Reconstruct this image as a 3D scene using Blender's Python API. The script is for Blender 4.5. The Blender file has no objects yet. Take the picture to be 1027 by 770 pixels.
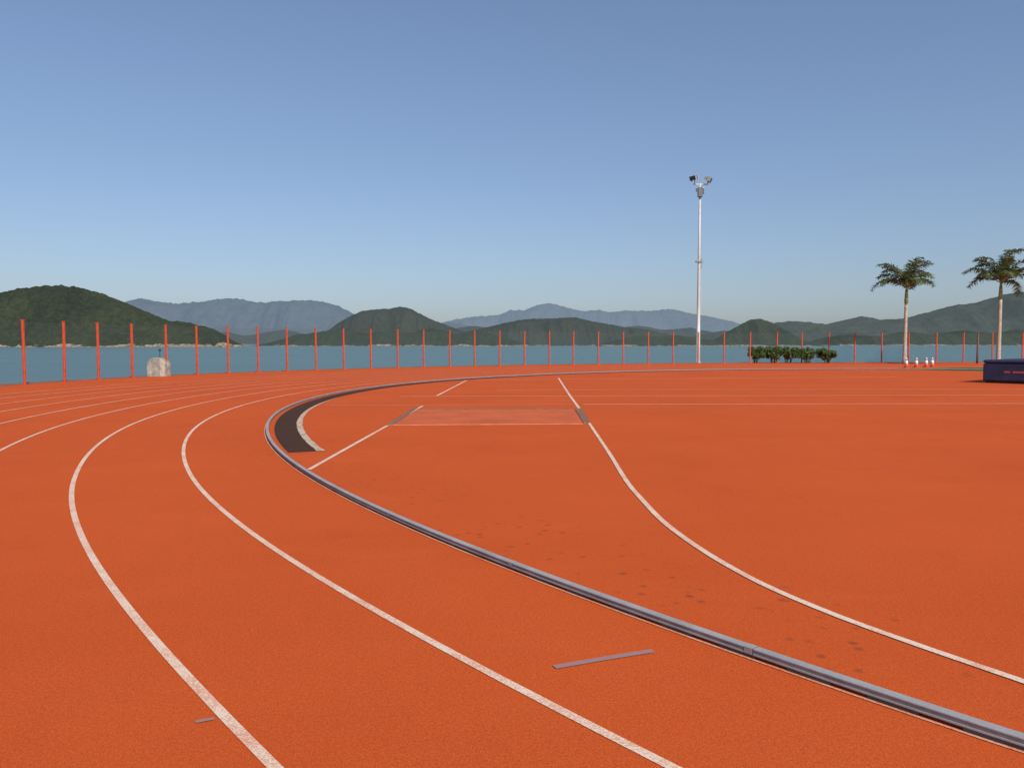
import bpy, math, random
import numpy as np
from mathutils import Vector, noise, Matrix
random.seed(7)
S=bpy.context.scene
COL=S.collection
R=math.radians
# ---------------------------------------------------------------- camera
F=800.0; CX=513.5; CY=385.0; VH=344.5; H=1.6
PITCH=math.atan((CY-VH)/F)
cam=bpy.data.cameras.new("camera"); cam.sensor_width=36; cam.lens=F/1027*36
cam.clip_start=0.05; cam.clip_end=90000
co=bpy.data.objects.new("camera",cam); COL.objects.link(co)
co.location=(0,0,H); co.rotation_euler=(math.pi/2-PITCH,0,0); S.camera=co
def G(u,v,z=0.0):
    """image pixel cast through the camera -> metres on the ground"""
    a=(u-CX)/F; b=(CY-v)/F
    d=Vector((a, math.cos(PITCH)+b*math.sin(PITCH), -math.sin(PITCH)+b*math.cos(PITCH)))
    t=(z-H)/d.z
    return (d.x*t, d.y*t)
# ---------------------------------------------------------------- world
ELEV=R(40); AZ=R(152)
w=bpy.data.worlds.new("World"); S.world=w; w.use_nodes=True
nt=w.node_tree; nt.nodes.clear()
sk=nt.nodes.new("ShaderNodeTexSky"); sk.sky_type='NISHITA'; sk.sun_disc=False
sk.sun_elevation=ELEV; sk.sun_rotation=AZ; sk.air_density=1.0; sk.dust_density=1.3; sk.ozone_density=3.0; sk.altitude=0
bg=nt.nodes.new("ShaderNodeBackground"); bg.inputs[1].default_value=0.150
ow=nt.nodes.new("ShaderNodeOutputWorld")
gm=nt.nodes.new("ShaderNodeGamma"); gm.inputs[1].default_value=0.76
mx=nt.nodes.new("ShaderNodeMix"); mx.data_type='RGBA'; mx.blend_type='MULTIPLY'; mx.inputs[0].default_value=1; mx.inputs[7].default_value=(0.92,0.99,1.14,1)
nt.links.new(sk.outputs[0],gm.inputs[0]); nt.links.new(gm.outputs[0],mx.inputs[6]); nt.links.new(mx.outputs[2],bg.inputs[0]); nt.links.new(bg.outputs[0],ow.inputs[0])
sl=bpy.data.lights.new("sun",'SUN'); sl.energy=4.5; sl.angle=R(0.5); sl.color=(1,0.93,0.83)
so=bpy.data.objects.new("sun",sl); COL.objects.link(so)
sd=Vector((math.sin(AZ)*math.cos(ELEV), math.cos(AZ)*math.cos(ELEV), math.sin(ELEV)))
so.rotation_euler=sd.to_track_quat('Z','Y').to_euler(); so.location=(0,-20,30)
S.view_settings.view_transform='Standard'; S.view_settings.look='None'; S.view_settings.exposure=0
# ---------------------------------------------------------------- helpers
class NB:
    def __init__(s,name):
        s.m=bpy.data.materials.new(name); s.m.use_nodes=True; s.t=s.m.node_tree; s.t.nodes.clear()
        s.o=s.n("ShaderNodeOutputMaterial")
    def n(s,k,**kw):
        x=s.t.nodes.new(k)
        for a,b in kw.items(): setattr(x,a,b)
        return x
    def l(s,a,b): s.t.links.new(a,b)
    def val(s,x,inp):
        if hasattr(x,'links'): s.l(x,inp)
        elif x is not None: inp.default_value=x
    def math(s,op,a,b=None,c=None,clamp=False):
        x=s.n("ShaderNodeMath",operation=op,use_clamp=clamp); s.val(a,x.inputs[0])
        if b is not None: s.val(b,x.inputs[1])
        if c is not None: s.val(c,x.inputs[2])
        return x.outputs[0]
    def coord(s,which="Object"): return s.n("ShaderNodeTexCoord").outputs[which]
    def noise(s,vec,scale,detail=4,rough=0.5,scl=None):
        if scl:
            mp=s.n("ShaderNodeMapping"); s.l(vec,mp.inputs[0]); mp.inputs['Scale'].default_value=scl; vec=mp.outputs[0]
        x=s.n("ShaderNodeTexNoise"); s.l(vec,x.inputs['Vector']); x.inputs['Scale'].default_value=scale
        x.inputs['Detail'].default_value=detail; x.inputs['Roughness'].default_value=rough
        return x.outputs['Fac']
    def ramp(s,f,a,b,c0=(0,0,0,1),c1=(1,1,1,1)):
        x=s.n("ShaderNodeValToRGB"); s.l(f,x.inputs[0]); e=x.color_ramp.elements
        e[0].position=a; e[0].color=c0; e[1].position=b; e[1].color=c1; return x.outputs[0]
    def mix(s,f,a,b,blend='MIX'):
        x=s.n("ShaderNodeMix",data_type='RGBA',blend_type=blend)
        s.val(f,x.inputs[0]); s.val(a,x.inputs[6]); s.val(b,x.inputs[7]); return x.outputs[2]
    def bump(s,h,st,dist=0.01):
        x=s.n("ShaderNodeBump"); s.l(h,x.inputs['Height']); x.inputs['Strength'].default_value=st; x.inputs['Distance'].default_value=dist
        return x.outputs[0]
    def bsdf(s,col,rough=0.6,metal=0.0,spec=0.5,normal=None):
        p=s.n("ShaderNodeBsdfPrincipled"); s.val(col,p.inputs['Base Color']); s.val(rough,p.inputs['Roughness'])
        s.val(metal,p.inputs['Metallic']); s.val(spec,p.inputs['Specular IOR Level'])
        if normal is not None: s.l(normal,p.inputs['Normal'])
        return p
    def out(s,sh): s.l(sh,s.o.inputs[0]); return s.m
def c4(*c): return (c[0],c[1],c[2],1.0)
def simple(name,col,rough=0.6,metal=0.0,spec=0.4,var=0.25,scale=6.0,bs=0.1):
    b=NB(name); v=b.coord(); n=b.noise(v,scale,5,0.6)
    dark=c4(*[x*(1-var) for x in col]); lite=c4(*[min(1,x*(1+var)) for x in col])
    c=b.ramp(n,0.3,0.7,dark,lite)
    n2=b.noise(v,scale*8,3)
    return b.out(b.bsdf(c,rough,metal,spec,b.bump(n2,bs,0.01)).outputs[0])
def mesh(name,verts,faces,mats=None,fm=None,smooth=False,uvs=None):
    me=bpy.data.meshes.new(name); me.from_pydata([tuple(v) for v in verts],[],faces)
    for m in (mats or []): me.materials.append(m)
    if fm: me.polygons.foreach_set("material_index",fm)
    if smooth: me.polygons.foreach_set("use_smooth",[True]*len(me.polygons))
    if uvs:
        ul=me.uv_layers.new(name="UVMap")
        for lp in me.loops: ul.data[lp.index].uv=uvs[lp.vertex_index]
    me.update()
    ob=bpy.data.objects.new(name,me); COL.objects.link(ob); return ob
def empty(name,loc=(0,0,0),rz=0):
    e=bpy.data.objects.new(name,None); COL.objects.link(e); e.location=loc; e.rotation_euler=(0,0,rz); e.empty_display_size=0.3; return e
def tag(o,label=None,cat=None,group=None,kind=None):
    if label: o["label"]=label
    if cat: o["category"]=cat
    if group: o["group"]=group
    if kind: o["kind"]=kind
    return o
class MB:
    """mesh builder"""
    def __init__(s): s.v=[]; s.f=[]; s.m=[]
    def box(s,c,d,mi=0,mat=None,bev=0.0):
        x,y,z=[k/2 for k in d]; i=len(s.v)
        if bev<=0:
            pts=[(sx*x,sy*y,sz*z) for sz in(-1,1) for sx,sy in((-1,-1),(1,-1),(1,1),(-1,1))]
            fs=[(3,2,1,0),(4,5,6,7),(0,1,5,4),(1,2,6,5),(2,3,7,6),(3,0,4,7)]
        else:
            b=bev
            ring=lambda X,Y,Z,bb:[(-X+bb,-Y,Z),(X-bb,-Y,Z),(X,-Y+bb,Z),(X,Y-bb,Z),(X-bb,Y,Z),(-X+bb,Y,Z),(-X,Y-bb,Z),(-X,-Y+bb,Z)]
            pts=ring(x-b,y-b,-z,b*.5)+ring(x,y,-z+b,b)+ring(x,y,z-b,b)+ring(x-b,y-b,z,b*.5)
            fs=[tuple(reversed(range(8))),tuple(range(24,32))]
            for r in range(3):
                for k in range(8):
                    fs.append((r*8+k,r*8+(k+1)%8,(r+1)*8+(k+1)%8,(r+1)*8+k))
        for p in pts:
            p=Vector(p)
            if mat is not None: p=mat@p
            s.v.append((p.x+c[0],p.y+c[1],p.z+c[2]))
        for f in fs: s.f.append(tuple(i+k for k in f)); s.m.append(mi)
    def tube(s,pts,rad,n=10,mi=0,caps=True):
        rings=[]; P=[Vector(p) for p in pts]
        for k,p in enumerate(P):
            d=(P[min(k+1,len(P)-1)]-P[max(k-1,0)]).normalized()
            a=Vector((1,0,0)) if abs(d.x)<0.9 else Vector((0,1,0))
            e1=d.cross(a).normalized(); e2=d.cross(e1)
            r=rad[k] if hasattr(rad,'__len__') else rad
            st=len(s.v)
            for j in range(n):
                t=2*math.pi*j/n; s.v.append(tuple(p+e1*math.cos(t)*r+e2*math.sin(t)*r))
            rings.append(st)
        for k in range(len(rings)-1):
            for j in range(n):
                s.f.append((rings[k]+j,rings[k]+(j+1)%n,rings[k+1]+(j+1)%n,rings[k+1]+j)); s.m.append(mi)
        if caps:
            s.f.append(tuple(rings[0]+j for j in reversed(range(n)))); s.m.append(mi)
            s.f.append(tuple(rings[-1]+j for j in range(n))); s.m.append(mi)
    def obj(s,name,mats,smooth=False,parent=None):
        o=mesh(name,s.v,s.f,mats,s.m,smooth)
        if parent: o.parent=parent
        return o
def resample(pts,step):
    P=[Vector((p[0],p[1])) for p in pts]
    Q=[P[0]*2-P[1]]+P+[P[-1]*2-P[-2]]; out=[]
    for i in range(1,len(Q)-2):
        L=(Q[i+1]-Q[i]).length; n=max(2,int(L/step))
        for k in range(n):
            t=k/n
            a,b,c,d=Q[i-1],Q[i],Q[i+1],Q[i+2]
            out.append(0.5*((2*b)+(c-a)*t+(2*a-5*b+4*c-d)*t*t+(3*b-a-3*c+d)*t**3))
    out.append(P[-1]); return out
def strip(name,pts,wd,z,mat,thick=0):
    P=[Vector((p[0],p[1])) for p in pts]; vs=[];uv=[];fs=[];s=0
    for i,p in enumerate(P):
        d=(P[min(i+1,len(P)-1)]-P[max(i-1,0)]).normalized(); n=Vector((-d.y,d.x))
        if i: s+=(p-P[i-1]).length
        ww=wd[i] if hasattr(wd,'__len__') else wd
        for sd_,u in((-1,0),(1,1)):
            q=p+n*ww/2*sd_; vs.append((q.x,q.y,z)); uv.append((s,u*ww))
    for i in range(len(P)-1): fs.append((2*i,2*i+2,2*i+3,2*i+1))
    o=mesh(name,vs,fs,[mat],uvs=uv)
    if o.data.polygons[0].normal.z<0: o.data.flip_normals()
    return o
# ---------------------------------------------------------------- geometry of the bend
kp=[(1027,741),(940,710),(860,684),(760,653),(640,609),(560,582),(500,560),(400,517),(350,494),(310,473),(283,451),(270,435),(269,424),(280,412),(310,399),(350,390.5),(400,384.5),(450,380.5),(520,376)]
K=np.array([G(*p,0.045) for p in kp])
A=np.c_[2*K[:,0],2*K[:,1],np.ones(len(K))]; sol=np.linalg.lstsq(A,(K**2).sum(1),rcond=None)[0]
C=Vector((sol[0],sol[1])); RK=math.sqrt(sol[2]+sol[0]**2+sol[1]**2)
th=np.arctan2(K[:,1]-C.y,K[:,0]-C.x)%(2*math.pi); rr=np.hypot(K[:,0]-C.x,K[:,1]-C.y)
TM=math.pi
pc=np.polyfit(th-TM,rr-RK,3)
tmin,tmax=th.min(),th.max()
def rad(t):
    tt=min(max(t,tmin),tmax); return RK+float(np.polyval(pc,tt-TM))
def ss(t,a,b):
    x=min(1,max(0,(t-R(a))/R(b-a))); return x*x*(3-2*x)
def lanescale(t): return 1.068-0.045*ss(t,190,212)-0.080*ss(t,206,223)
def arc(off,t0,t1,step=0.35,lane=False):
    n=max(4,int(abs(t1-t0)*(RK+off)/step)); out=[]
    for i in range(n+1):
        t=t0+(t1-t0)*i/n; r=rad(t)+off*(lanescale(t) if lane else 1)
        out.append(Vector((C.x+r*math.cos(t),C.y+r*math.sin(t))))
    return out
T0=R(42) ; T1=tmax+0.04
def bend(off,step=0.35,lane=False):
    a=arc(off,T0,T1,step,lane); d=(a[-1]-a[-2]).normalized()
    return a+[a[-1]+d*s for s in (1,3,8,20,45)]
# ---------------------------------------------------------------- materials
def track_mat():
    b=NB("track_rubber"); v=b.coord()
    grain=b.noise(v,190,3,0.8); g2=b.noise(v,60,5,0.8)
    big=b.noise(v,0.35,5,0.6); mid=b.noise(v,2.3,6,0.65)
    base=b.mix(b.ramp(big,0.3,0.72),c4(0.52,0.078,0.014),c4(0.60,0.096,0.018))
    base=b.mix(b.math('MULTIPLY',b.ramp(mid,0.35,0.7),0.4),base,c4(0.52,0.088,0.021))
    spk=b.ramp(grain,0.34,0.68,c4(0.60,0.56,0.54),c4(1.28,1.36,1.42))
    col=b.mix(1.0,base,spk,'MULTIPLY')
    spk2=b.ramp(g2,0.30,0.70,c4(0.80,0.78,0.76),c4(1.18,1.23,1.26))
    col=b.mix(1.0,col,spk2,'MULTIPLY')
    vg=b.n("ShaderNodeTexVoronoi"); b.l(v,vg.inputs['Vector']); vg.inputs['Scale'].default_value=230
    sg=b.n("ShaderNodeSeparateXYZ"); b.l(vg.outputs['Color'],sg.inputs[0])
    col=b.mix(b.math('MULTIPLY',b.math('GREATER_THAN',sg.outputs[0],0.90),0.35),col,c4(0.20,0.035,0.015))
    col=b.mix(b.math('MULTIPLY',b.math('GREATER_THAN',sg.outputs[1],0.95),0.15),col,c4(0.75,0.28,0.13))
    wr=b.noise(v,0.8,7,0.72,(0.6,1.4,1))
    col=b.mix(b.math('MULTIPLY',b.ramp(wr,0.55,0.75),0.16),col,c4(0.64,0.15,0.055))
    vo=b.n("ShaderNodeTexVoronoi"); b.l(v,vo.inputs['Vector']); vo.inputs['Scale'].default_value=6.5
    wob=b.noise(v,22,4,0.7)
    dist=b.math('ADD',vo.outputs['Distance'],b.math('MULTIPLY',wob,0.3))
    spot=b.ramp(dist,0.25,0.39,c4(1,1,1),c4(0,0,0))
    sx=b.n("ShaderNodeSeparateXYZ"); b.l(v,sx.inputs[0])
    d1=b.math('SUBTRACT',1.0,b.math('ABSOLUTE',b.math('DIVIDE',b.math('SUBTRACT',b.math('ADD',sx.outputs[0],b.math('MULTIPLY',sx.outputs[1],0.72)),4.85),0.95)),clamp=True)
    d1=b.math('MULTIPLY',d1,1.6,clamp=True)
    msk=b.math('MULTIPLY',b.ramp(b.noise(v,1.1,3),0.36,0.53),d1)
    sp=b.math('MULTIPLY',b.math('MULTIPLY',spot,msk),0.7)
    col=b.mix(sp,col,c4(0.20,0.05,0.024))
    smear=b.math('MULTIPLY',b.ramp(b.noise(v,1.1,6,0.7,(1.0,0.5,1)),0.58,0.8),0.32)
    col=b.mix(smear,col,c4(0.34,0.055,0.022))
    hgt=b.math('ADD',grain,g2)
    return b.out(b.bsdf(col,0.95,0,0.10,b.bump(hgt,0.4,0.005)).outputs[0])
def paint_mat(name,col=(0.70,0.57,0.45),wear=0.65,sub=(0.55,0.14,0.05)):
    b=NB(name); v=b.coord(); n=b.noise(v,90,5,0.75); n2=b.noise(v,3,4)
    f=b.math('ADD',n,b.math('MULTIPLY',b.math('SUBTRACT',n2,0.5),0.35))
    k=b.ramp(f,0.43,0.55,c4(1,1,1),c4(0,0,0))
    c=b.mix(b.math('MULTIPLY',k,wear),c4(*col),c4(*sub))
    return b.out(b.bsdf(c,0.85,0,0.2,b.bump(n,0.3,0.003)).outputs[0])
MT=track_mat(); MP=paint_mat("line_paint"); MPF=paint_mat("faded_line_paint",(0.70,0.38,0.24),0.6)
MPK=paint_mat("kerb_side_paint",(0.60,0.33,0.22),0.9)
MG=paint_mat("grey_mauve_mark",(0.27,0.19,0.20),0.6,(0.42,0.12,0.06))
# ---------------------------------------------------------------- fence line (image pixels cast to metres)
fb=[(25,386),(65,383.2),(99,381),(133,379),(167,377.2),(198,375.8),(229,374.5),(259,373.3),(288,372.3),(317,371.3),(345,370.5),(372,369.7),(399,369.0),(425,368.3),(451,367.7),(476,367.2),(501,366.7),(526,366.3),(551,365.9),(575,365.6),(600,365.3),(625,365.05),(650,364.8),(675,364.6),(700,364.4),(726,364.2),(752,364.05),(779,363.9),(804,363.8),(831,363.7),(857,363.6),(884,363.5),(911,363.42),(939,363.35),(966,363.3),(995,363.25),(1025,363.2)]
posts=[Vector(G(*p)) for p in fb]
a0=math.atan2(posts[0].y-C.y,posts[0].x-C.x); r0=(posts[0]-C).length
pre=[Vector((C.x+r0*math.cos(a0+i*2.3/r0),C.y+r0*math.sin(a0+i*2.3/r0))) for i in (7,6,5,4,3,2,1)]
dl=(posts[-1]-posts[-4]).normalized(); post_end=[posts[-1]+dl*2.45*i for i in range(1,6)]
allp=pre+posts+post_end
# ---------------------------------------------------------------- ground
edge=[]
far=[allp[0]+Vector((2,-30)),allp[0]+Vector((6,-70))]
line=list(reversed(far))+allp+[allp[-1]+dl*60,allp[-1]+dl*200]
for i,p in enumerate(line):
    d=(line[min(i+1,len(line)-1)]-line[max(i-1,0)]).normalized(); n=Vector((-d.y,d.x)); edge.append((p+n*1.5,n))
poly=[(e.x,e.y,0) for e,_ in edge]+[(260,-70,0)]
g=mesh("ground",poly,[tuple(range(len(poly)))],[MT])
if g.data.polygons[0].normal.z<0: g.data.flip_normals()
tag(g,"orange-red rubber running track surface",kind="structure")
scrub=simple("scrub",(0.045,0.06,0.025),0.95,0,0.1,0.5,0.8,0.6)
vs=[];fs=[]
for i,(e,n) in enumerate(edge):
    for dd,zz in((0,-0.002),(0.25,-0.25),(6,-3.5),(16,-9)):
        q=e+n*dd; vs.append((q.x,q.y,zz))
for i in range(len(edge)-1):
    for k in range(3): fs.append((4*i+k,4*i+k+1,4*i+5+k,4*i+4+k))
tag(mesh("embankment",vs,fs,[scrub]),kind="structure")
MCON=simple("concrete_edge",(0.46,0.36,0.27),0.9,0,0.2,0.5,7,0.5)
ap=[ (allp[i]+ (edge[i+2][0]-allp[i])*0.62) for i in range(len(allp))]
tag(strip("pavement",ap,0.9,0.004,simple("apron_concrete",(0.22,0.17,0.13),0.95,0,0.1,0.4,1.5,0.3)),"narrow concrete strip beyond the fence",kind="structure")
# sea
b=NB("sea_water"); v=b.coord()
n1=b.noise(v,0.02,6,0.6,(1,3.0,1)); n2=b.noise(v,0.6,4,0.6,(1,1.6,1)); n3=b.noise(v,0.0022,4,0.5,(1,5,1))
c=b.mix(b.ramp(n3,0.3,0.7),c4(0.090,0.172,0.190),c4(0.115,0.202,0.216))
c=b.mix(b.math('MULTIPLY',b.ramp(n1,0.3,0.75),0.45),c,c4(0.085,0.162,0.178))
MSEA=b.out(b.bsdf(c,0.45,0,0.25,b.bump(n2,0.35,0.3)).outputs[0])
SEA=-6.0
tag(mesh("sea",[(-40000,-3000,SEA),(40000,-3000,SEA),(40000,40000,SEA),(-40000,40000,SEA)],[(0,1,2,3)],[MSEA]),kind="structure")
# ---------------------------------------------------------------- hills
def hillmat(name,dark,lite,haze_glow,rock=None,ts=0.05,bd=6.0,lo=0.40,hi=0.60):
    b=NB(name); v=b.coord(); n=b.noise(v,ts,8,0.75); big=b.noise(v,ts*0.08,4,0.6)
    f=b.math('ADD',b.math('MULTIPLY',n,0.6),b.math('MULTIPLY',big,0.4))
    c=b.ramp(f,lo,hi,c4(*dark),c4(*lite))
    if rock:
        sp=b.n("ShaderNodeSeparateXYZ"); b.l(v,sp.inputs[0])
        zz=b.math('ADD',sp.outputs[2],b.math('MULTIPLY',b.math('SUBTRACT',b.noise(v,rock[5],5,0.65),0.5),rock[3]))
        m=b.n("ShaderNodeMapRange"); b.l(zz,m.inputs[0]); m.inputs[1].default_value=SEA+rock[4]; m.inputs[2].default_value=SEA+rock[4]+1.5
        m.inputs[3].default_value=1; m.inputs[4].default_value=0
        rn=b.mix(b.ramp(b.noise(v,ts*2,4,0.7),0.40,0.62),c4(*[x*0.25 for x in rock[:3]]),c4(*[x*1.3 for x in rock[:3]]))
        c=b.mix(m.outputs[0],c,rn)
    p=b.bsdf(c,1.0,0,0.0,b.bump(n,1.0,bd))
    p.inputs['Emission Color'].default_value=c4(*haze_glow); p.inputs['Emission Strength'].default_value=1.0  # even glow painted onto the slopes to stand in for airlight haze
    return b.out(p.outputs[0])
def hill(name,D,prof,depth,mat,seed,label,amp=0.32,nu=260,nt_=36,jit=0.006,sil=0.0,sm=22):
    X=np.array([(p[0]-CX)/F*D for p in prof]); Z=np.array([H+(VH-p[1])/F*D for p in prof])
    xs=np.linspace(X[0],X[-1],nu)
    zs=np.interp(xs,X,Z); k=max(3,nu//sm); ker=np.hanning(k+2)[1:-1]; ker/=ker.sum()
    zs=np.convolve(np.pad(zs,(k//2,k-1-k//2),mode='edge'),ker,mode='valid')
    vs=[];fs=[]
    hm=max(zs)-SEA
    for i,x in enumerate(xs):
        hz=zs[i]-SEA
        hz+=hm*sil*noise.fractal(Vector((x/(hm*0.9),seed*3.1,0.5)),0.9,2.1,5)*min(1,hz/(hm*.3))
        edgeY=depth*(0.85+0.35*noise.fractal(Vector((x/(hm*1.2),seed,0)),0.9,2.1,5))
        for j in range(nt_+1):
            t=-1+2*j/nt_
            s=(0.5+0.5*math.cos(math.pi*min(1,abs(t))))**0.8
            nn=noise.fractal(Vector((x/(hm*0.9)+seed,t*0.9+x/(hm*7),seed*1.3)),1.0,2.1,6)
            n2=noise.fractal(Vector((x/(hm*0.12),t*12,seed)),0.7,2.0,4)
            m=abs(t)**0.7*(1-abs(t))*2.6
            z=SEA+hz*min(s+amp*nn*m,1-0.35*abs(t))+hm*n2*jit*(2*s+0.5)
            vs.append((x,D+t*edgeY,z-(2.0 if abs(t)>0.99 else 0)))
    m=nt_+1
    for i in range(nu-1):
        for j in range(nt_): fs.append((i*m+j,(i+1)*m+j,(i+1)*m+j+1,i*m+j+1))
    o=mesh(name,vs,fs,[mat],smooth=True); tag(o,label,kind="structure"); return o
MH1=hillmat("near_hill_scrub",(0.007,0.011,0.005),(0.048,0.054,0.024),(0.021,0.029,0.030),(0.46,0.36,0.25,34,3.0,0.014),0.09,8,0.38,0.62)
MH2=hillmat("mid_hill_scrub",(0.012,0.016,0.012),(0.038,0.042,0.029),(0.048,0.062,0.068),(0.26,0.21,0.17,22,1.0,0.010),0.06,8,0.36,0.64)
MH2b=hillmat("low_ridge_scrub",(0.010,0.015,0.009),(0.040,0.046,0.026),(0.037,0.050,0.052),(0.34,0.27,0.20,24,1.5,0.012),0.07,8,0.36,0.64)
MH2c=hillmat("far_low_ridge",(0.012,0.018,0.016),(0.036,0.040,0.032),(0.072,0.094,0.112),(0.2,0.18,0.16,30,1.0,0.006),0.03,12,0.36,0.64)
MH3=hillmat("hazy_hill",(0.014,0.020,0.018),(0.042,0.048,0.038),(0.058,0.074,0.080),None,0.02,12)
MH4=hillmat("blue_haze_mountain",(0.022,0.028,0.034),(0.042,0.050,0.058),(0.112,0.150,0.198),None,0.006,30)  # distance haze is put into the bluish base and the glow
MH5=hillmat("pale_haze_mountain",(0.024,0.030,0.036),(0.042,0.050,0.058),(0.145,0.192,0.248),None,0.006,30)
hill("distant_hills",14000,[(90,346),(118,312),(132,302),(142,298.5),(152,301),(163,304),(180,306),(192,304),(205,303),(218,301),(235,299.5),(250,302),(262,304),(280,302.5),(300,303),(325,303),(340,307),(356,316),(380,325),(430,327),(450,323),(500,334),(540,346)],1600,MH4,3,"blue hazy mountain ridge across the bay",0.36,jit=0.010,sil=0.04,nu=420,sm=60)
hill("distant_hills",16000,[(400,340),(440,325),(455,321),(470,319),(485,317),(500,315),(512,311),(525,312),(540,307),(552,305),(566,308),(585,312),(600,310),(612,313),(625,312),(650,313),(672,310),(690,314),(712,318),(740,325),(780,330),(800,345)],1800,MH5,9,"pale blue hazy mountain ridge across the bay",0.36,jit=0.008,sil=0.04,nu=420,sm=60)
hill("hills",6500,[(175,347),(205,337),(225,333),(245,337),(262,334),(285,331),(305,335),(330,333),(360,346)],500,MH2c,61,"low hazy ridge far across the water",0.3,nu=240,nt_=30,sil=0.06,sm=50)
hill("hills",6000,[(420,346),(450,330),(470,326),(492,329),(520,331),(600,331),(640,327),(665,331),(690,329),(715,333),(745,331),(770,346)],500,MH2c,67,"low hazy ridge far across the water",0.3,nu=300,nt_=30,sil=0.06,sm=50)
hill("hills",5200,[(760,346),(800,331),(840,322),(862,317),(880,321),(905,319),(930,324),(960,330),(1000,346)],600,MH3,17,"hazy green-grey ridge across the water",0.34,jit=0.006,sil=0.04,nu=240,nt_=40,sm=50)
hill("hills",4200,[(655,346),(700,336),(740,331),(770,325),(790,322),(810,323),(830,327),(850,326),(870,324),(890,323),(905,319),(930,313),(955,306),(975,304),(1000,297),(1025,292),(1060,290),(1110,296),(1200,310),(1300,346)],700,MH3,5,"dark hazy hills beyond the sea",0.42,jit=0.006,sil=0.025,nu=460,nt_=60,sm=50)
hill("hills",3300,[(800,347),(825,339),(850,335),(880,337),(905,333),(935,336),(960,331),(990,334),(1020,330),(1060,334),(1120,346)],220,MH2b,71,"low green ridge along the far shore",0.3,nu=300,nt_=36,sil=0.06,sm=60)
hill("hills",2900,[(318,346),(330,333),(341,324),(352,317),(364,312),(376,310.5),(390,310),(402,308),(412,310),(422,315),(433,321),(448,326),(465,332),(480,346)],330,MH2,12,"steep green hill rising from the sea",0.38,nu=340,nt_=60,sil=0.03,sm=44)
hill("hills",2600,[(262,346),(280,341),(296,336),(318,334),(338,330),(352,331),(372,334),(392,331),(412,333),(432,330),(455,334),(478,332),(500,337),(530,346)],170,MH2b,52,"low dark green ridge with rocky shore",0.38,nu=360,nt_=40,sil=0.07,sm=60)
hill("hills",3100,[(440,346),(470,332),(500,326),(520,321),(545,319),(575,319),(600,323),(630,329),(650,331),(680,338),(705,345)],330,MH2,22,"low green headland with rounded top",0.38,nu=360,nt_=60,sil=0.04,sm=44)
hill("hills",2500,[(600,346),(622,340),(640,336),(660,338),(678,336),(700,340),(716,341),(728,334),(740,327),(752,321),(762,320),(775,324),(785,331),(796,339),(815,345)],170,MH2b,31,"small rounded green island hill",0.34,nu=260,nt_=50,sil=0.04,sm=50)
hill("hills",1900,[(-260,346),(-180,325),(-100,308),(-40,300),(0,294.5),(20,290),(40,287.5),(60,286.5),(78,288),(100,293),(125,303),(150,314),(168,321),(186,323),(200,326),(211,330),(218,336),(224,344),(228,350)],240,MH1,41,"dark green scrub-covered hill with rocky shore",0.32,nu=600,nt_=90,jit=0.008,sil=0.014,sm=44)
MRK=simple("shore_rock",(0.26,0.21,0.15),0.95,0,0.1,0.5,0.15,0.8)
def rock(x,y,r,h,seed):
    vs=[];fs=[];n=14;m=6
    for j in range(m+1):
        ph=math.pi/2*j/m
        for i in range(n):
            a=2*math.pi*i/n; k=1+0.45*noise.noise(Vector((math.cos(a)*1.5+seed,math.sin(a)*1.5,ph*2)))
            vs.append((x+r*k*math.cos(a)*math.cos(ph),y+r*k*math.sin(a)*math.cos(ph)*.7,SEA-0.5+h*k*math.sin(ph)))
    for j in range(m):
        for i in range(n): fs.append((j*n+i,j*n+(i+1)%n,(j+1)*n+(i+1)%n,(j+1)*n+i))
    tag(mesh("shore_rock",vs,fs,[MRK]),"low bare brown rock in the sea off the point","rock","rocks off the point")
for i,(u,r,h) in enumerate(((228,14,7),(236,9,4.5),(243,6,3),(219,16,9))):
    rock((u-CX)/F*1800,1800+i*9,r,h,i*3.3)
# ---------------------------------------------------------------- track markings
for k in range(1,9):
    tag(strip("lane_line",bend(1.22*k+0.02,0.3,True),0.05,0.004,MP),"worn cream lane line on the bend",kind="structure")
tag(strip("lane_line",bend(0.042,0.3),0.018,0.004,MPK),"thin pale line beside the kerb",kind="structure")
lb=[(1060,696),(1027,684),(960,661),(900,640),(840,618),(780,593),(740,573),(700,549),(665,523),(642,499),(628,482),(612,456),(600,438),(590,423)]
tag(strip("runway_line",resample([G(*p) for p in lb],0.15),0.055,0.006,MP),"curved cream painted line on the infield",kind="structure")
tag(strip("runway_line",[G(582,411),G(571,396),G(560,379)],0.07,0.006,MP),kind="structure")
tag(strip("runway_line",[G(310,471),G(350,448.5),G(392,425),G(424,407)],0.06,0.006,MP),kind="structure")
tag(strip("runway_line",[G(438,397),G(468,381.5)],0.07,0.006,MP),kind="structure")
for p,q,wd in(((325,406.5),(578,405.5),0.06),((585,405.5),(1150,404.5),0.12),((400,397.5),(1150,396),0.11),((500,391),(1150,390),0.09),((478,381),(900,378),0.12)):
    tag(strip("infield_line",[G(*p),G(*q)],wd,0.005,MPF),"faint painted line across the infield",kind="structure")
tag(strip("painted_mark",[G(556,669.5),G(605,661),G(655,653)],0.045,0.0055,MG),"short grey-mauve mark painted in the lane",kind="structure")
tag(strip("painted_mark",[G(196,724.5),G(215,721)],0.026,0.0055,MG),"tiny grey mark painted in the lane",kind="structure")
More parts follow.
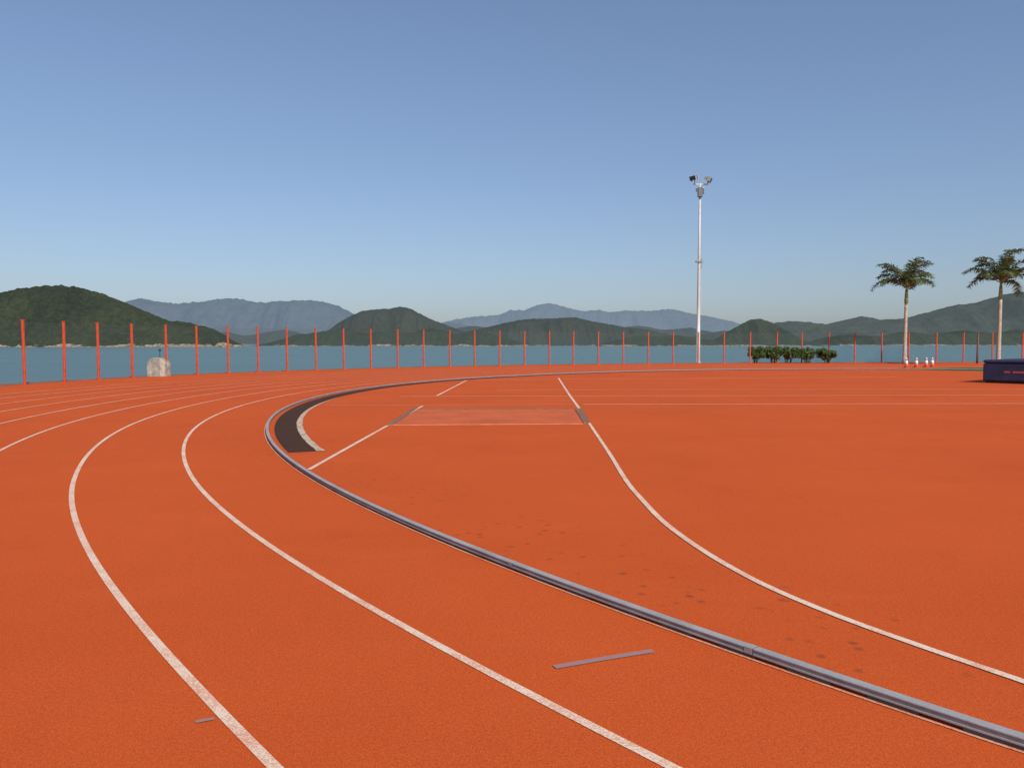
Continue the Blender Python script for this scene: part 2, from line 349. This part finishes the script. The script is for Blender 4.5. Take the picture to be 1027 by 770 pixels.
# ---------------------------------------------------------------- kerb
def kmat():
    b=NB("kerb_aluminium"); v=b.coord(); n=b.noise(v,3,5,0.7); n2=b.noise(v,60,4,0.7)
    c=b.ramp(b.math('ADD',b.math('MULTIPLY',n,0.55),b.math('MULTIPLY',n2,0.45)),0.3,0.7,c4(0.21,0.21,0.22),c4(0.38,0.38,0.385))
    return b.out(b.bsdf(c,0.8,0.0,0.2,b.bump(n2,0.15,0.003)).outputs[0])
MK=kmat(); MKD=simple("kerb_dark",(0.05,0.05,0.055),0.8)
MKS=simple("kerb_side",(0.17,0.17,0.18),0.85,0,0.15,0.35,6)
kerb=empty("track_kerb",(C.x-RK,C.y,0))
tag(kerb,"low worn blue-grey metal track kerb curving along the inner lane","kerb")
kc=bend(0,0.25)
prof=[(-0.022,0.014),(0.022,0.014),(0.025,0.018),(0.025,0.024),(0.0235,0.027),(0.0235,0.041),(0.025,0.044),(0.025,0.049),(0.022,0.052),(-0.022,0.052),(-0.025,0.049),(-0.025,0.044),(-0.0235,0.041),(-0.0235,0.027),(-0.025,0.024),(-0.025,0.018)]
def sweep(path,prof):
    vs=[];fs=[];n=len(prof);fm=[]
    for i,p in enumerate(path):
        d=(path[min(i+1,len(path)-1)]-path[max(i-1,0)]).normalized(); nn=Vector((d.y,-d.x))
        for a,z in prof: q=p+nn*a; vs.append((q.x,q.y,z))
    for i in range(len(path)-1):
        for j in range(n): fs.append((i*n+j,i*n+(j+1)%n,(i+1)*n+(j+1)%n,(i+1)*n+j)); fm.append(1 if j in(4,12) else 0)
    fs.append(tuple(range(n))); fs.append(tuple((len(path)-1)*n+j for j in reversed(range(n)))); fm+=[0,0]
    return vs,fs,fm
def setparent(o,p):
    o.parent=p; o.matrix_parent_inverse=Matrix.Translation(-Vector(p.location)) if p.rotation_euler.z==0 else p.matrix_basis.inverted()
vs,fs,fm=sweep(kc,prof); o=mesh("rail",vs,fs,[MK,MKS],fm); setparent(o,kerb)
import bisect
cum=[0]
for i in range(1,len(kc)): cum.append(cum[-1]+(kc[i]-kc[i-1]).length)
def at(s):
    i=min(max(bisect.bisect_left(cum,s),1),len(kc)-1); f=(s-cum[i-1])/(cum[i]-cum[i-1])
    return kc[i-1].lerp(kc[i],f),(kc[i]-kc[i-1]).normalized()
nearS=next(i for i,p in enumerate(kc) if i>50 and p.y<2.0 and p.x>0)
smax=cum[nearS]
mb=MB(); s=0.5
while s<smax:
    p,d=at(s); rot=Matrix.Rotation(math.atan2(d.y,d.x),3,'Z'); mb.box((p.x,p.y,0.0075),(0.22,0.046,0.0128),0,rot); s+=0.4
o=mb.obj("kerb_foot",[MKD]); o["kind"]="stuff"; setparent(o,kerb)
s=smax-1.35
while s>0:
    mb=MB(); p,d=at(s); rot=Matrix.Rotation(math.atan2(d.y,d.x),3,'Z')
    mb.box((p.x,p.y,0.0352),(0.05,0.0515,0.0352),0,rot,0.002); mb.box((p.x+d.x*0.028,p.y+d.y*0.028,0.0352),(0.003,0.0512,0.035),1,rot)
    o=mb.obj("joint_sleeve",[MK,MKD]); setparent(o,kerb); s-=2.0
# ---------------------------------------------------------------- drain channel inside the kerb
def gratemat():
    b=NB("drain_grating"); u=b.coord("UV"); sp=b.n("ShaderNodeSeparateXYZ"); b.l(u,sp.inputs[0])
    a=b.math('FRACT',b.math('MULTIPLY',sp.outputs[0],30)); c_=b.math('FRACT',b.math('MULTIPLY',sp.outputs[1],34))
    pan=b.math('LESS_THAN',b.math('FRACT',b.math('MULTIPLY',sp.outputs[0],4.0)),0.22)
    sl_=b.math('MAXIMUM',b.math('LESS_THAN',a,0.35),b.math('LESS_THAN',c_,0.25))
    n=b.noise(b.coord(),5,5,0.7)
    bar=b.ramp(n,0.3,0.7,c4(0.050,0.025,0.016),c4(0.115,0.054,0.033))
    c=b.mix(sl_,c4(0.022,0.012,0.009),bar)
    c=b.mix(b.math('MULTIPLY',pan,0.45),c,c4(0.13,0.065,0.042))
    return b.out(b.bsdf(c,0.9,0.0,0.08,b.bump(sl_,0.3,0.006)).outputs[0])
MGR=gratemat()
pe=G(298,453.5); tE=math.atan2(pe[1]-C.y,pe[0]-C.x)%(2*math.pi)
tF=R(75)
aa=arc(-0.335,tF,tE,0.3); wd=[0.41]*len(aa)
d=strip("drain_channel",aa,wd,0.005,MGR); tag(d,"dark brown metal drain grating beside the kerb","drain")
t2=G(345,399); t2=math.atan2(t2[1]-C.y,t2[0]-C.x)%(2*math.pi)
ed=arc(-0.60,t2,tE,0.12); wd=[(0.02+0.09*min(1,i/len(ed)*1.6))*(1+0.35*noise.noise(Vector((i*.35,0,0)))) for i in range(len(ed))]
d=strip("drain_edging",ed,wd,0.007,MCON); tag(d,"rough beige concrete edging along the drain","edging")
# ---------------------------------------------------------------- pit cover
MPC=simple("pit_cover_board",(0.50,0.108,0.042),0.95,0,0.10,0.14,1.2,0.2)
MBR=simple("pit_frame_brown",(0.22,0.11,0.06),0.7,0,0.3,0.7,14,0.3)
MED=simple("pit_edge_pale",(0.56,0.20,0.095),0.8,0,0.2,0.3,5)
pcx=G(490,418); e=empty("pit_cover",(pcx[0],pcx[1],0)); tag(e,"flat dull orange board cover over a jump pit, brown ends","pit cover")
def slab(name,corners,z0,z1,mat):
    n=len(corners); v=[(c[0],c[1],z0) for c in corners]+[(c[0],c[1],z1) for c in corners]
    f=[tuple(range(n,2*n)),tuple(reversed(range(n)))]+[(i,(i+1)%n,n+(i+1)%n,n+i) for i in range(n)]
    o=mesh(name,v,f,[mat]); 
    if (Vector(corners[1])-Vector(corners[0])).cross(Vector(corners[2])-Vector(corners[1]))<0: o.data.flip_normals()
    setparent(o,e); return o
slab("board",[G(394,426.3),G(585,425),G(576,411),G(419,411)],0.001,0.012,MPC)
slab("end_plate",[G(387,427),G(393.6,426.5),G(419,409.5),G(414,409.5)],0.001,0.015,MBR)
slab("end_plate",[G(585.5,424.8),G(592,424.3),G(583,409.5),G(576.6,410.5)],0.001,0.015,MBR)
slab("front_strip",[G(394,426.6),G(585,425.3),G(585,425.1),G(394,426.4)],0.001,0.0135,MED)
slab("back_strip",[G(419,410.9),G(576,410.9),G(576,410.3),G(419,410.3)],0.001,0.018,MBR)
# ---------------------------------------------------------------- fence
MRED=simple("red_post_paint",(0.52,0.065,0.022),0.55,0,0.4,0.25,3,0.05)
def meshmat():
    b=NB("wire_mesh"); u=b.coord("UV"); sp=b.n("ShaderNodeSeparateXYZ"); b.l(u,sp.inputs[0])
    a=b.math('FRACT',b.math('MULTIPLY',sp.outputs[0],20)); c_=b.math('FRACT',b.math('MULTIPLY',sp.outputs[1],20))
    k=b.math('MAXIMUM',b.math('LESS_THAN',a,0.09),b.math('LESS_THAN',c_,0.09))
    p=b.bsdf(c4(0.06,0.10,0.09),0.6,0,0.3); tr=b.n("ShaderNodeBsdfTransparent"); mx=b.n("ShaderNodeMixShader")
    b.l(k,mx.inputs[0]); b.l(tr.outputs[0],mx.inputs[1]); b.l(p.outputs[0],mx.inputs[2]); return b.out(mx.outputs[0])
MW=meshmat(); HF=2.5
fe=empty("perimeter_fence",(allp[0].x,allp[0].y,0)); tag(fe,"tall wire mesh fence with orange-red posts along the waterfront","fence")
mb=MB(); mb.box((0,0,HF/2),(0.09,0.09,HF),0,None,0.012); mb.box((0,0,HF+0.012),(0.11,0.11,0.03),0); mb.box((0,0,0.011),(0.22,0.22,0.02),0)
mb.tube([(0,-0.046,0.5),(0,-0.065,0.5)],0.02,8); mb.tube([(0,-0.046,1.9),(0,-0.065,1.9)],0.02,8)
pm=mb.obj("post",[MRED]); COL.objects.unlink(pm)
for i,p in enumerate(allp):
    d=(allp[min(i+1,len(allp)-1)]-allp[max(i-1,0)])
    o=pm.copy(); COL.objects.link(o); o.parent=fe; o.location=(p.x-fe.location.x,p.y-fe.location.y,0)
    o.rotation_euler=(R(random.uniform(-.4,.4)),R(random.uniform(-.4,.4)),math.atan2(d.y,d.x))
    if i<len(allp)-1:
        q=allp[i+1]; dd=(q-p); L=dd.length; un=dd/L; a=p+un*0.048; bq=q-un*0.048
        v=[(a.x,a.y,0.06),(bq.x,bq.y,0.06),(bq.x,bq.y,HF-0.05),(a.x,a.y,HF-0.05)]
        o=mesh("mesh_panel",v,[(0,1,2,3)],[MW],uvs=[(0,0),(L,0),(L,HF),(0,HF)]); setparent(o,fe)
# ---------------------------------------------------------------- concrete marker beyond the fence
MCW=simple("weathered_concrete",(0.38,0.35,0.29),0.95,0,0.2,0.4,4,0.4)
MBK=simple("dark_metal",(0.03,0.03,0.03),0.6,0.4)
p=G(152.5,377.9); m=empty("concrete_marker",(p[0],p[1]+0.75,0.0)); m.scale=(0.84,0.85,0.93); tag(m,"weathered grey-tan concrete block with rounded top beyond the fence","concrete block")
mb=MB(); outl=[(-0.54,0),(0.54,0)]+[(0.54*math.cos(math.pi*i/14),0.52+0.48*math.sin(math.pi*i/14)**0.85) for i in range(0,15)]
n=len(outl)
layers=[(-0.40,0.94),(-0.35,0.99),(0.35,0.99),(0.40,0.94)]
for y,sc in layers:
    for x,z in outl: mb.v.append((x*sc,y,z*sc if z>0 else 0))
for k in range(3):
    for j in range(n): mb.f.append((k*n+j,k*n+(j+1)%n,(k+1)*n+(j+1)%n,(k+1)*n+j)); mb.m.append(0)
mb.f.append(tuple(range(n))); mb.m.append(0); mb.f.append(tuple(3*n+j for j in reversed(range(n)))); mb.m.append(0)
mb.obj("block",[MCW],parent=m)
mb=MB(); mb.tube([(0.08,0,0.96),(0.08,0,1.36)],0.018,8); mb.box((0.08,0,1.38),(0.12,0.1,0.10),0,None,0.01); mb.obj("lamp_stub",[MBK],parent=m)
# ---------------------------------------------------------------- floodlight mast
MST=simple("galvanised_steel",(0.50,0.50,0.48),0.5,0.1,0.4,0.1,2); MLH=simple("lamp_housing",(0.26,0.28,0.29),0.8,0.0,0.2,0.15,3)
MBX=simple("fitting_box",(0.16,0.17,0.18),0.8,0.0,0.2,0.15,3)
MGL=simple("lamp_glass",(0.07,0.08,0.09),0.4,0,0.5)
mp=G(700,363.9); m=empty("floodlight_mast",(mp[0],mp[1],0)); tag(m,"tall pale steel floodlight mast with two lamp heads","floodlight")
DM=mp[1]; zz=lambda v:H+(VH-v)/F*DM*1.0
TOP=zz(186)
mb=MB(); mb.tube([(0,0,0),(0,0,0.05),(0,0,0.06),(0,0,5),(0,0,TOP*0.6),(0,0,TOP)],[0.28,0.28,0.165,0.14,0.11,0.08],16)
mb.obj("pole",[MST],True,m)
mb=MB(); mb.box((0.0,-0.05,zz(263)),(0.58,0.3,0.14),0,None,0.02); mb.box((0.20,-0.08,zz(263)+0.14),(0.14,0.14,0.16),0,None,0.02)
mb.tube([(0.20,-.12,zz(263)),(0.20,-.12,zz(263)-0.6)],0.03,6); mb.obj("bracket",[MLH],parent=m)
mb=MB(); z=zz(195)
mb.box((-0.02,-0.16,z),(0.40,0.28,0.8),0,None,0.04); mb.box((0.27,-0.05,z+0.1),(0.10,0.2,0.45),0,None,0.02); mb.box((-0.3,-0.05,z+0.2),(0.08,0.1,0.3),0); mb.obj("control_box",[MBX],parent=m)
mb=MB(); z=zz(187)
mb.box((0.08,0,z),(1.25,0.09,0.09),0); mb.box((0.05,0,z-0.28),(0.6,0.07,0.07),0)
for sx in(-0.45,0.62): mb.tube([(sx,0,z),(sx,-0.02,z+0.36)],0.04,8)
mb.obj("cross_arm",[MST],parent=m)
def lamp(x,y,z,rz,rx,sc=1.0):
    rot=Matrix.Rotation(rz,3,'Z')@Matrix.Rotation(rx,3,'X'); mb=MB()
    # angular housing: narrow ballast end widening to the flat lamp front
    sec=[(0.36,0.13,0.09),(0.12,0.16,0.12),(0.05,0.34,0.17),(-0.24,0.38,0.19),(-0.30,0.38,0.19)]
    for yy,hw,hh in sec:
        for ax,az in((-1,-1),(1,-1),(1,1),(-1,1)):
            q=rot@Vector((ax*hw,yy,az*hh))*sc; mb.v.append((x+q.x,y+q.y,z+q.z))
    for k in range(4):
        for j in range(4): mb.f.append((k*4+j,k*4+(j+1)%4,(k+1)*4+(j+1)%4,(k+1)*4+j)); mb.m.append(0)
    mb.f.append((0,1,2,3)); mb.m.append(0); mb.f.append((19,18,17,16)); mb.m.append(1)
    for s_ in(-1,1):
        q=rot@Vector((s_*0.41,-0.05,-0.05))*sc; mb.box((x+q.x,y+q.y,z+q.z),(0.04,0.12,0.40),0,rot)
    mb.obj("lamp_head",[MLH,MGL],parent=m)
lamp(-0.45,-0.1,zz(180.5),R(-60),R(18),0.92); lamp(0.62,-0.1,zz(182),R(70),R(28),0.92)
# ---------------------------------------------------------------- palms
def leafmat(name,a,b_,tr=0.25):
    b=NB(name); v=b.coord(); n=b.noise(v,2.2,4,0.6); oi=b.n("ShaderNodeNewGeometry").outputs['Random Per Island']
    f=b.math('ADD',b.math('MULTIPLY',n,0.6),b.math('MULTIPLY',oi,0.4))
    c=b.ramp(f,0.25,0.75,c4(*a),c4(*b_))
    p=b.bsdf(c,0.55,0,0.35); t=b.n("ShaderNodeBsdfTranslucent"); b.l(c,t.inputs[0]); mx=b.n("ShaderNodeMixShader"); mx.inputs[0].default_value=tr
    b.l(p.outputs[0],mx.inputs[1]); b.l(t.outputs[0],mx.inputs[2]); return b.out(mx.outputs[0])
MPL=leafmat("palm_leaf",(0.050,0.085,0.032),(0.19,0.235,0.09),0.35); MSH=leafmat("shrub_leaf",(0.050,0.090,0.022),(0.17,0.25,0.065),0.4)
def trunkmat():
    b=NB("palm_trunk"); v=b.coord(); sp=b.n("ShaderNodeSeparateXYZ"); b.l(v,sp.inputs[0])
    r=b.math('FRACT',b.math('MULTIPLY',sp.outputs[2],5)); k=b.math('LESS_THAN',r,0.15)
    n=b.noise(v,4,5); c=b.ramp(n,0.3,0.7,c4(0.34,0.29,0.22),c4(0.50,0.44,0.35)); c=b.mix(b.math('MULTIPLY',k,0.4),c,c4(0.20,0.16,0.12))
    return b.out(b.bsdf(c,0.9,0,0.2,b.bump(n,0.3,0.02)).outputs[0])
MTR=trunkmat(); MCS=simple("palm_crownshaft",(0.20,0.26,0.07),0.5,0,0.4,0.3,3); MBA=simple("bark",(0.10,0.075,0.05),0.95)
def palm(loc,ht,L,seed,lean,wind,label,NF=17):
    rnd=random.Random(seed); e=empty("palm_tree",loc); tag(e,label,"palm tree","palm trees along the waterfront")
    pts=[];rad_=[]
    for i in range(15):
        t=i/14; pts.append((lean*t*t,0,ht*t)); rad_.append(0.15-0.035*t+0.045*max(0,1-t*8)+0.008*math.sin(t*3.1))
    mb=MB(); mb.tube(pts,rad_,12); mb.obj("trunk",[MTR],True,e)
    mb=MB(); mb.tube([(lean,0,ht-0.02),(lean,0,ht+0.15),(lean,0,ht+0.9),(lean,0,ht+1.4)],[0.115,0.15,0.11,0.045],10); mb.obj("crownshaft",[MCS],True,e)
    mb=MB()
    for k in range(NF):
        az=2*math.pi*k*0.381966+rnd.uniform(-.3,.3); q=k/(NF-1)
        base=Vector((lean,0,ht+1.4-0.25*q))
        e0=R(86-q*56+rnd.uniform(-9,9)); Lk=L*(0.85+0.25*rnd.random()); droop=R(84+30*rnd.random()-6*q)
        p=base.copy(); N=28; path=[]; 
        for i in range(N+1):
            s=i/N; el=max(e0-droop*s**1.6,R(-76))
            d=Vector((math.cos(az)*math.cos(el)+wind*s*0.5,math.sin(az)*math.cos(el),math.sin(el))).normalized()
            path.append((p.copy(),d)); p=p+d*(Lk/N)
        mb.tube([a for a,_ in path[::3]],[0.035*(1-0.85*i/10) for i in range(len(path[::3]))],5,1,False)
        for i in range(4,N+1):
            s=i/N; P,d=path[i]; side=Vector((-math.sin(az),math.cos(az),0)); side=(side-d*side.dot(d)).normalized(); up=side.cross(d)
            if up.z<0: up=-up
            ll=0.58*L/2.8*(math.sin(math.pi*(0.12+0.78*s))**0.7)
            for sg in(-1,1):
                for rep in range(2):
                    lift=rnd.uniform(-0.6,0.7); fw=rnd.uniform(0.35,0.85)
                    ld=(side*sg+d*fw+up*lift+Vector((0,0,-0.10))).normalized()
                    P2=P+d*(rep*0.5*Lk/N); wv=d*0.025
                    mid=P2+ld*ll*0.5; tip=P2+ld*ll*rnd.uniform(0.8,1.2)+Vector((0,0,-0.25*ll))
                    i0=len(mb.v); mb.v+= [tuple(P2-wv),tuple(P2+wv),tuple(mid+wv*1.1),tuple(tip),tuple(mid-wv*1.1)]
                    mb.f.append((i0,i0+1,i0+2,i0+3,i0+4)); mb.m.append(0)
    mb.obj("crown",[MPL,MCS],False,e); return e
p1=G(907,365.0); palm((p1[0],p1[1],0),4.7,2.95,3,0.03,0.0,"slender palm tree with a pale trunk near the fence",17)
p2=G(1001,366.2); palm((p2[0],p2[1],0),4.85,2.95,11,0.03,-0.2,"palm tree with wind-blown fronds near the fence",17)
# ---------------------------------------------------------------- shrubs
def shrub(u,wid,ht,seed,v=364.0):
    rnd=random.Random(seed); p=G(u,v); e=empty("shrub",(p[0],p[1],0)); tag(e,"small flattish leafy green shrub by the waterfront fence","shrub","shrubs by the fence")
    mb=MB(); 
    for k in range(6):
        a=rnd.uniform(0,6.28); rr_=rnd.uniform(.1,.30)*wid; mb.tube([(0.5*rr_*math.cos(a),0.3*rr_*math.sin(a),0),(rr_*math.cos(a),0.5*rr_*math.sin(a),ht*0.45),(1.2*rr_*math.cos(a),.7*rr_*math.sin(a),ht*0.8)],[0.035,0.03,0.012],6)
    mb.obj("stem",[MBA],True,e)
    mb=MB(); cl=[]
    while len(cl)<24:
        x,y,z=rnd.uniform(-1,1),rnd.uniform(-1,1),rnd.uniform(-1,1)
        if abs(x)**3+abs(y)**3+abs(z)**3>1: continue
        cl.append((Vector((x*.46*wid,y*.3*wid,ht*(0.57+0.27*z))),rnd.uniform(.16,.28)))
    for c_,r in cl:
        for _ in range(110):
            d=Vector((rnd.gauss(0,1),rnd.gauss(0,1),rnd.gauss(0,1))).normalized()*r*rnd.uniform(0.55,1.2); d.z*=0.85
            q=c_+d; q.z=max(q.z,0.05); a=Vector((rnd.gauss(0,1),rnd.gauss(0,1),rnd.gauss(0,.6))).normalized()*0.075; b2=a.cross(Vector((rnd.gauss(0,1),rnd.gauss(0,1),rnd.gauss(0,1)))).normalized()*0.045
            i=len(mb.v); mb.v+=[tuple(q-a),tuple(q+b2),tuple(q+a),tuple(q-b2)]; mb.f.append((i,i+1,i+2,i+3)); mb.m.append(0)
    mb.obj("crown",[MSH],False,e)
for u,wd,ht,sd_ in((758,1.35,1.45,1),(775,1.55,1.42,2),(790,1.75,1.50,3),(809,1.8,1.40,4),(829,1.6,1.32,5)): shrub(u,wd,ht,sd_)
# ---------------------------------------------------------------- cones
MWH=simple("cone_white",(0.75,0.72,0.68),0.6,0,0.3,0.1,5); MCO=simple("cone_red",(0.62,0.08,0.03),0.6,0,0.3,0.1,5)
def cone(u,v):
    p=G(u,v); e=empty("traffic_cone",(p[0],p[1],0)); tag(e,"small white and red marker cone on the track","cone","cones on the track")
    mb=MB(); mb.box((0,0,0.021),(0.34,0.34,0.04),0,None,0.01); mb.obj("base",[MCO],parent=e)
    mb=MB(); mb.tube([(0,0,0.04),(0,0,0.2)],[0.13,0.11],14,1); mb.tube([(0,0,0.2),(0,0,0.48)],[0.11,0.075],14,0); mb.tube([(0,0,0.48),(0,0,0.54)],[0.075,0.06],14,1);mb.tube([(0,0,0.54),(0,0,0.66)],[0.06,0.03],14,0); mb.obj("cone_body",[MWH,MCO],True,e)
for u,v in((909,368.8),(919,368.6),(929,368.4),(935,368.2)): cone(u,v)
p=G(980,364.5); s_=empty("wooden_post",(p[0],p[1],0)); tag(s_,"thin brown wooden post by the fence","post")
mb=MB(); mb.tube([(0,0,0),(0,0,1.2),(0.02,0,2.35),(0.02,0,2.42)],[0.08,0.075,0.07,0.04],8); mb.obj("shaft",[simple("stake_wood",(0.16,0.10,0.06),0.9)],True,s_)
# grass patch
MGS=simple("grass",(0.06,0.09,0.03),0.95,0,0.1,0.4,3,0.6)
vs=[(*G(u,v),0.004) for u,v in((912,370.2),(930,369.3),(970,368.6),(1050,368.6),(1050,370.8),(985,372.3),(965,371.9),(935,371.2))]
gp=mesh("grass",vs,[tuple(range(len(vs)))],[MGS]); 
if gp.data.polygons[0].normal.z<0: gp.data.flip_normals()
tag(gp,"strip of green grass beside the track",kind="structure")
# ---------------------------------------------------------------- landing mat
MNV=simple("mat_navy_cover",(0.024,0.029,0.074),0.6,0,0.4,0.35,2.0,0.4); MTOP=simple("mat_top_cover",(0.032,0.038,0.088),0.8,0,0.2,0.3,1.5,0.4)
MRD=simple("mat_red_trim",(0.38,0.08,0.07),0.6); MPT=simple("mat_pale_trim",(0.45,0.42,0.42),0.6)
q=G(985,383.8); ang=R(-50); m=empty("landing_mat",(q[0],q[1],0),ang); tag(m,"large navy blue high-jump landing mat on the infield","landing mat")
mb=MB(); mb.box((3,2,0.035),(5.8,3.8,0.07),0); mb.obj("pallet",[MBK],parent=m)
for x in(1.0,3.0,5.0):
    mb=MB(); mb.box((x,2,0.44),(1.985,4,0.72),0,None,0.05); mb.obj("cushion",[MNV],parent=m)
mb=MB(); mb.box((3,2,0.875),(5.99,4.01,0.14),0,None,0.05); mb.obj("top_cover",[MTOP],parent=m)
for x,wd,mt in((0.9,0.22,MRD),(1.3,0.40,MRD),(1.65,.10,MPT),(2.4,.5,MRD)):
    mb=MB(); mb.box((x,-0.006,0.46),(wd,0.006,0.08),0); mb.obj("trim",[mt],parent=m)
